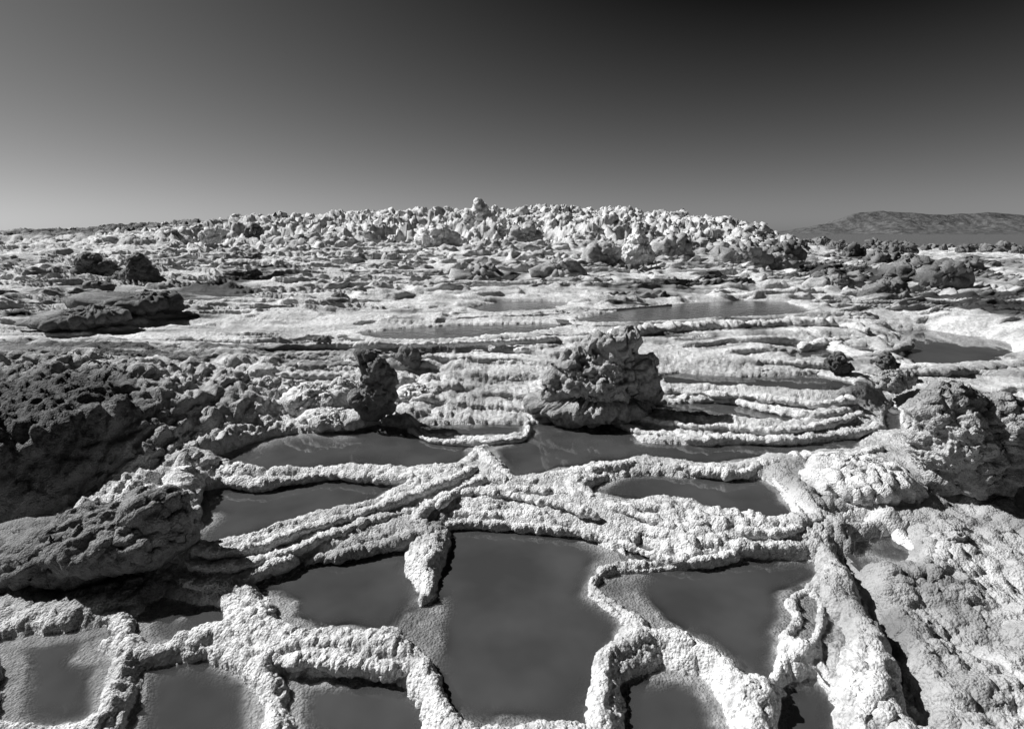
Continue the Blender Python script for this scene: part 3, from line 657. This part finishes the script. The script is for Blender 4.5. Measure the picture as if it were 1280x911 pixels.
# ------------------------------------------------------------------ the salt hill: spire, outcrops and knobs along the crest
px_rock('salt_spire', (797,308), [(797,291,5,9),(797,302,10,11),(796,314,16,12),(799,320,19,9)], .95, M_CREST, 'white fluted salt spire on the flank of the salt hill', 'salt spire', 5, 61, .12, .07, 1, 0, 327)
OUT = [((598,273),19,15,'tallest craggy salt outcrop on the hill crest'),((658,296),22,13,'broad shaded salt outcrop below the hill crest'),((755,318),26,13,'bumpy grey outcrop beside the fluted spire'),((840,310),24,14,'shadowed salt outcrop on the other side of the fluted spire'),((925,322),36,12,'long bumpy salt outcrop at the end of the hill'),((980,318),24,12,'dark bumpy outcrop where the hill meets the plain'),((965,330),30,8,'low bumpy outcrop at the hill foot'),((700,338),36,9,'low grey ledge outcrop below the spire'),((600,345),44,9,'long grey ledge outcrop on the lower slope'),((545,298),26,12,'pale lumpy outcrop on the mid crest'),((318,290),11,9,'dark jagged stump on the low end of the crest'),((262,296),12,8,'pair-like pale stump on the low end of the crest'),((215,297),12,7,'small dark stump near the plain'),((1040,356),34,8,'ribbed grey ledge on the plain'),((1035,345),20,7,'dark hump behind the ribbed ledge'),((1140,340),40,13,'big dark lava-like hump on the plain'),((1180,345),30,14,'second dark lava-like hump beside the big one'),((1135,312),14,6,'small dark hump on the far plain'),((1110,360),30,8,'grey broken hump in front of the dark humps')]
for k, ((bx, by), rx, ry, lab) in enumerate(OUT):
    zb = {0: 2.2, 1: 1.55, 2: .95, 3: 1.1, 4: .9, 5: .75, 6: .7, 7: .72, 8: .70, 9: 1.6, 10: 1.45, 11: 1.3, 12: 1.25, 13: .5, 14: .52, 15: .5, 16: .5, 17: .5, 18: .5}[k]
    dk = 'dark' in lab
    # stand where the ground is met below the outcrop
    g = on_ground(bx, min(by + ry, 330 if zb > 1.2 else 999)); zb = g[2]
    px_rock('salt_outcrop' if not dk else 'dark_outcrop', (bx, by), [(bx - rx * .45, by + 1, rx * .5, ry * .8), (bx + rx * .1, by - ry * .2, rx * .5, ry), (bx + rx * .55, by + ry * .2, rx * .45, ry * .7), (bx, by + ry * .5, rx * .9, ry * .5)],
            float(g[2]), M_ROCK if dk else (M_GREY if 'grey' in lab or 'shad' in lab or k in (4, 6) else M_CREST), lab, 'rock' if dk else 'salt outcrop', 4, 70 + k, .30, .13, 1, 0, None if False else by + ry)  # outcrops labelled shaded take the grey crust, shade put into their colour

rng = np.random.default_rng(4)
KV_ = []
for v in range(8):
    bl = [(0, 0, 0, .5, .5, .45)]
    for q in range(5 + v % 3):
        a = rng.uniform(0, 6.28); h_ = rng.uniform(.1, .9 if v % 2 else .6)
        bl.append((.35 * math.cos(a) * (1 - h_ * .6), .35 * math.sin(a) * (1 - h_ * .6), h_ * .55, rng.uniform(.16, .34), rng.uniform(.16, .34), rng.uniform(.2, .42)))
    V, f = lobes(bl, 4, 200 + v, .42, .20)
    me_o = mesh_obj('salt_nodule', V, f, M_CREST)
    KV_.append(me_o)
def knob(i, x, y, s, lab, grp, mat=None):
    src = KV_[i % 8]
    o = src.copy(); COL.objects.link(o)
    z = float(macro(np.array(x), np.array(y))); hl = 1.0 if (mat is None and y > 22) else 0.0
    o.location = (x, y, z + .10 * hl + .06 * s); o.scale = (s * rng.uniform(.8, 1.2), s, s * rng.uniform(.7, 1.25)); o.rotation_euler = (0, 0, rng.uniform(0, 6.28))
    if mat:
        o.material_slots[0].link = 'OBJECT'; o.material_slots[0].material = mat
    tag(o, lab, 'salt nodule' if not mat else 'rock', grp)
n = 0
for t in range(900):
    u = rng.uniform(-.80, .43); y = rng.choice([rng.uniform(31, 36), rng.uniform(19, 33)], p=[.55, .45])
    kk = np.interp(u, KU, KV)
    if u < -.35 and rng.random() < .55: continue
    s = (.13 + .30 * rng.random() ** 2) * (.6 + .6 * kk) * (1 if y > 30 else .8)
    shp = ('stubby', 'pointed', 'lumpy', 'horned', 'rounded', 'jagged', 'squat', 'ragged')[n % 8]
    zone = 'among pale stumps on the low hill shoulder' if u < -.35 else ('on the skyline of the salt hill' if y > 30 else ('on the flank beside the fluted spire' if .1 < u < .33 and y < 25 else 'on the upper flank of the salt hill'))
    knob(n, u * y, y, s, ('large ' if s > .26 else 'small ') + shp + ' salt nodule ' + zone, 'white nodules covering the upper salt hill'); n += 1
    if n >= 150: break
for t in range(90):
    side = rng.random() < .72
    u = rng.uniform(.46, .98) if side else rng.uniform(-.95, -.64)
    y = rng.uniform(34, 46) if rng.random() < .6 else rng.uniform(16, 40)
    if not side: y = rng.uniform(32, 37)
    s = rng.uniform(.25, .8) * (1 if side else .45)
    shp = ('stubby', 'pointed', 'lumpy', 'horned', 'rounded', 'jagged', 'squat', 'ragged')[n % 8]
    zone = ('along the horizon of the plain' if y > 34 else ('beside the dark humps' if u < .75 else 'out past the dark humps')) if side else 'on the low hill shoulder'
    knob(n, u * y, y, s, ('large ' if s > (.5 if side else .23) else 'small ') + shp + ' dark rock ' + zone, 'dark rocks on the far plain' if side else 'dark rocks on the low hill shoulder', M_ROCK); n += 1
for o in KV_:
    bpy.data.objects.remove(o)
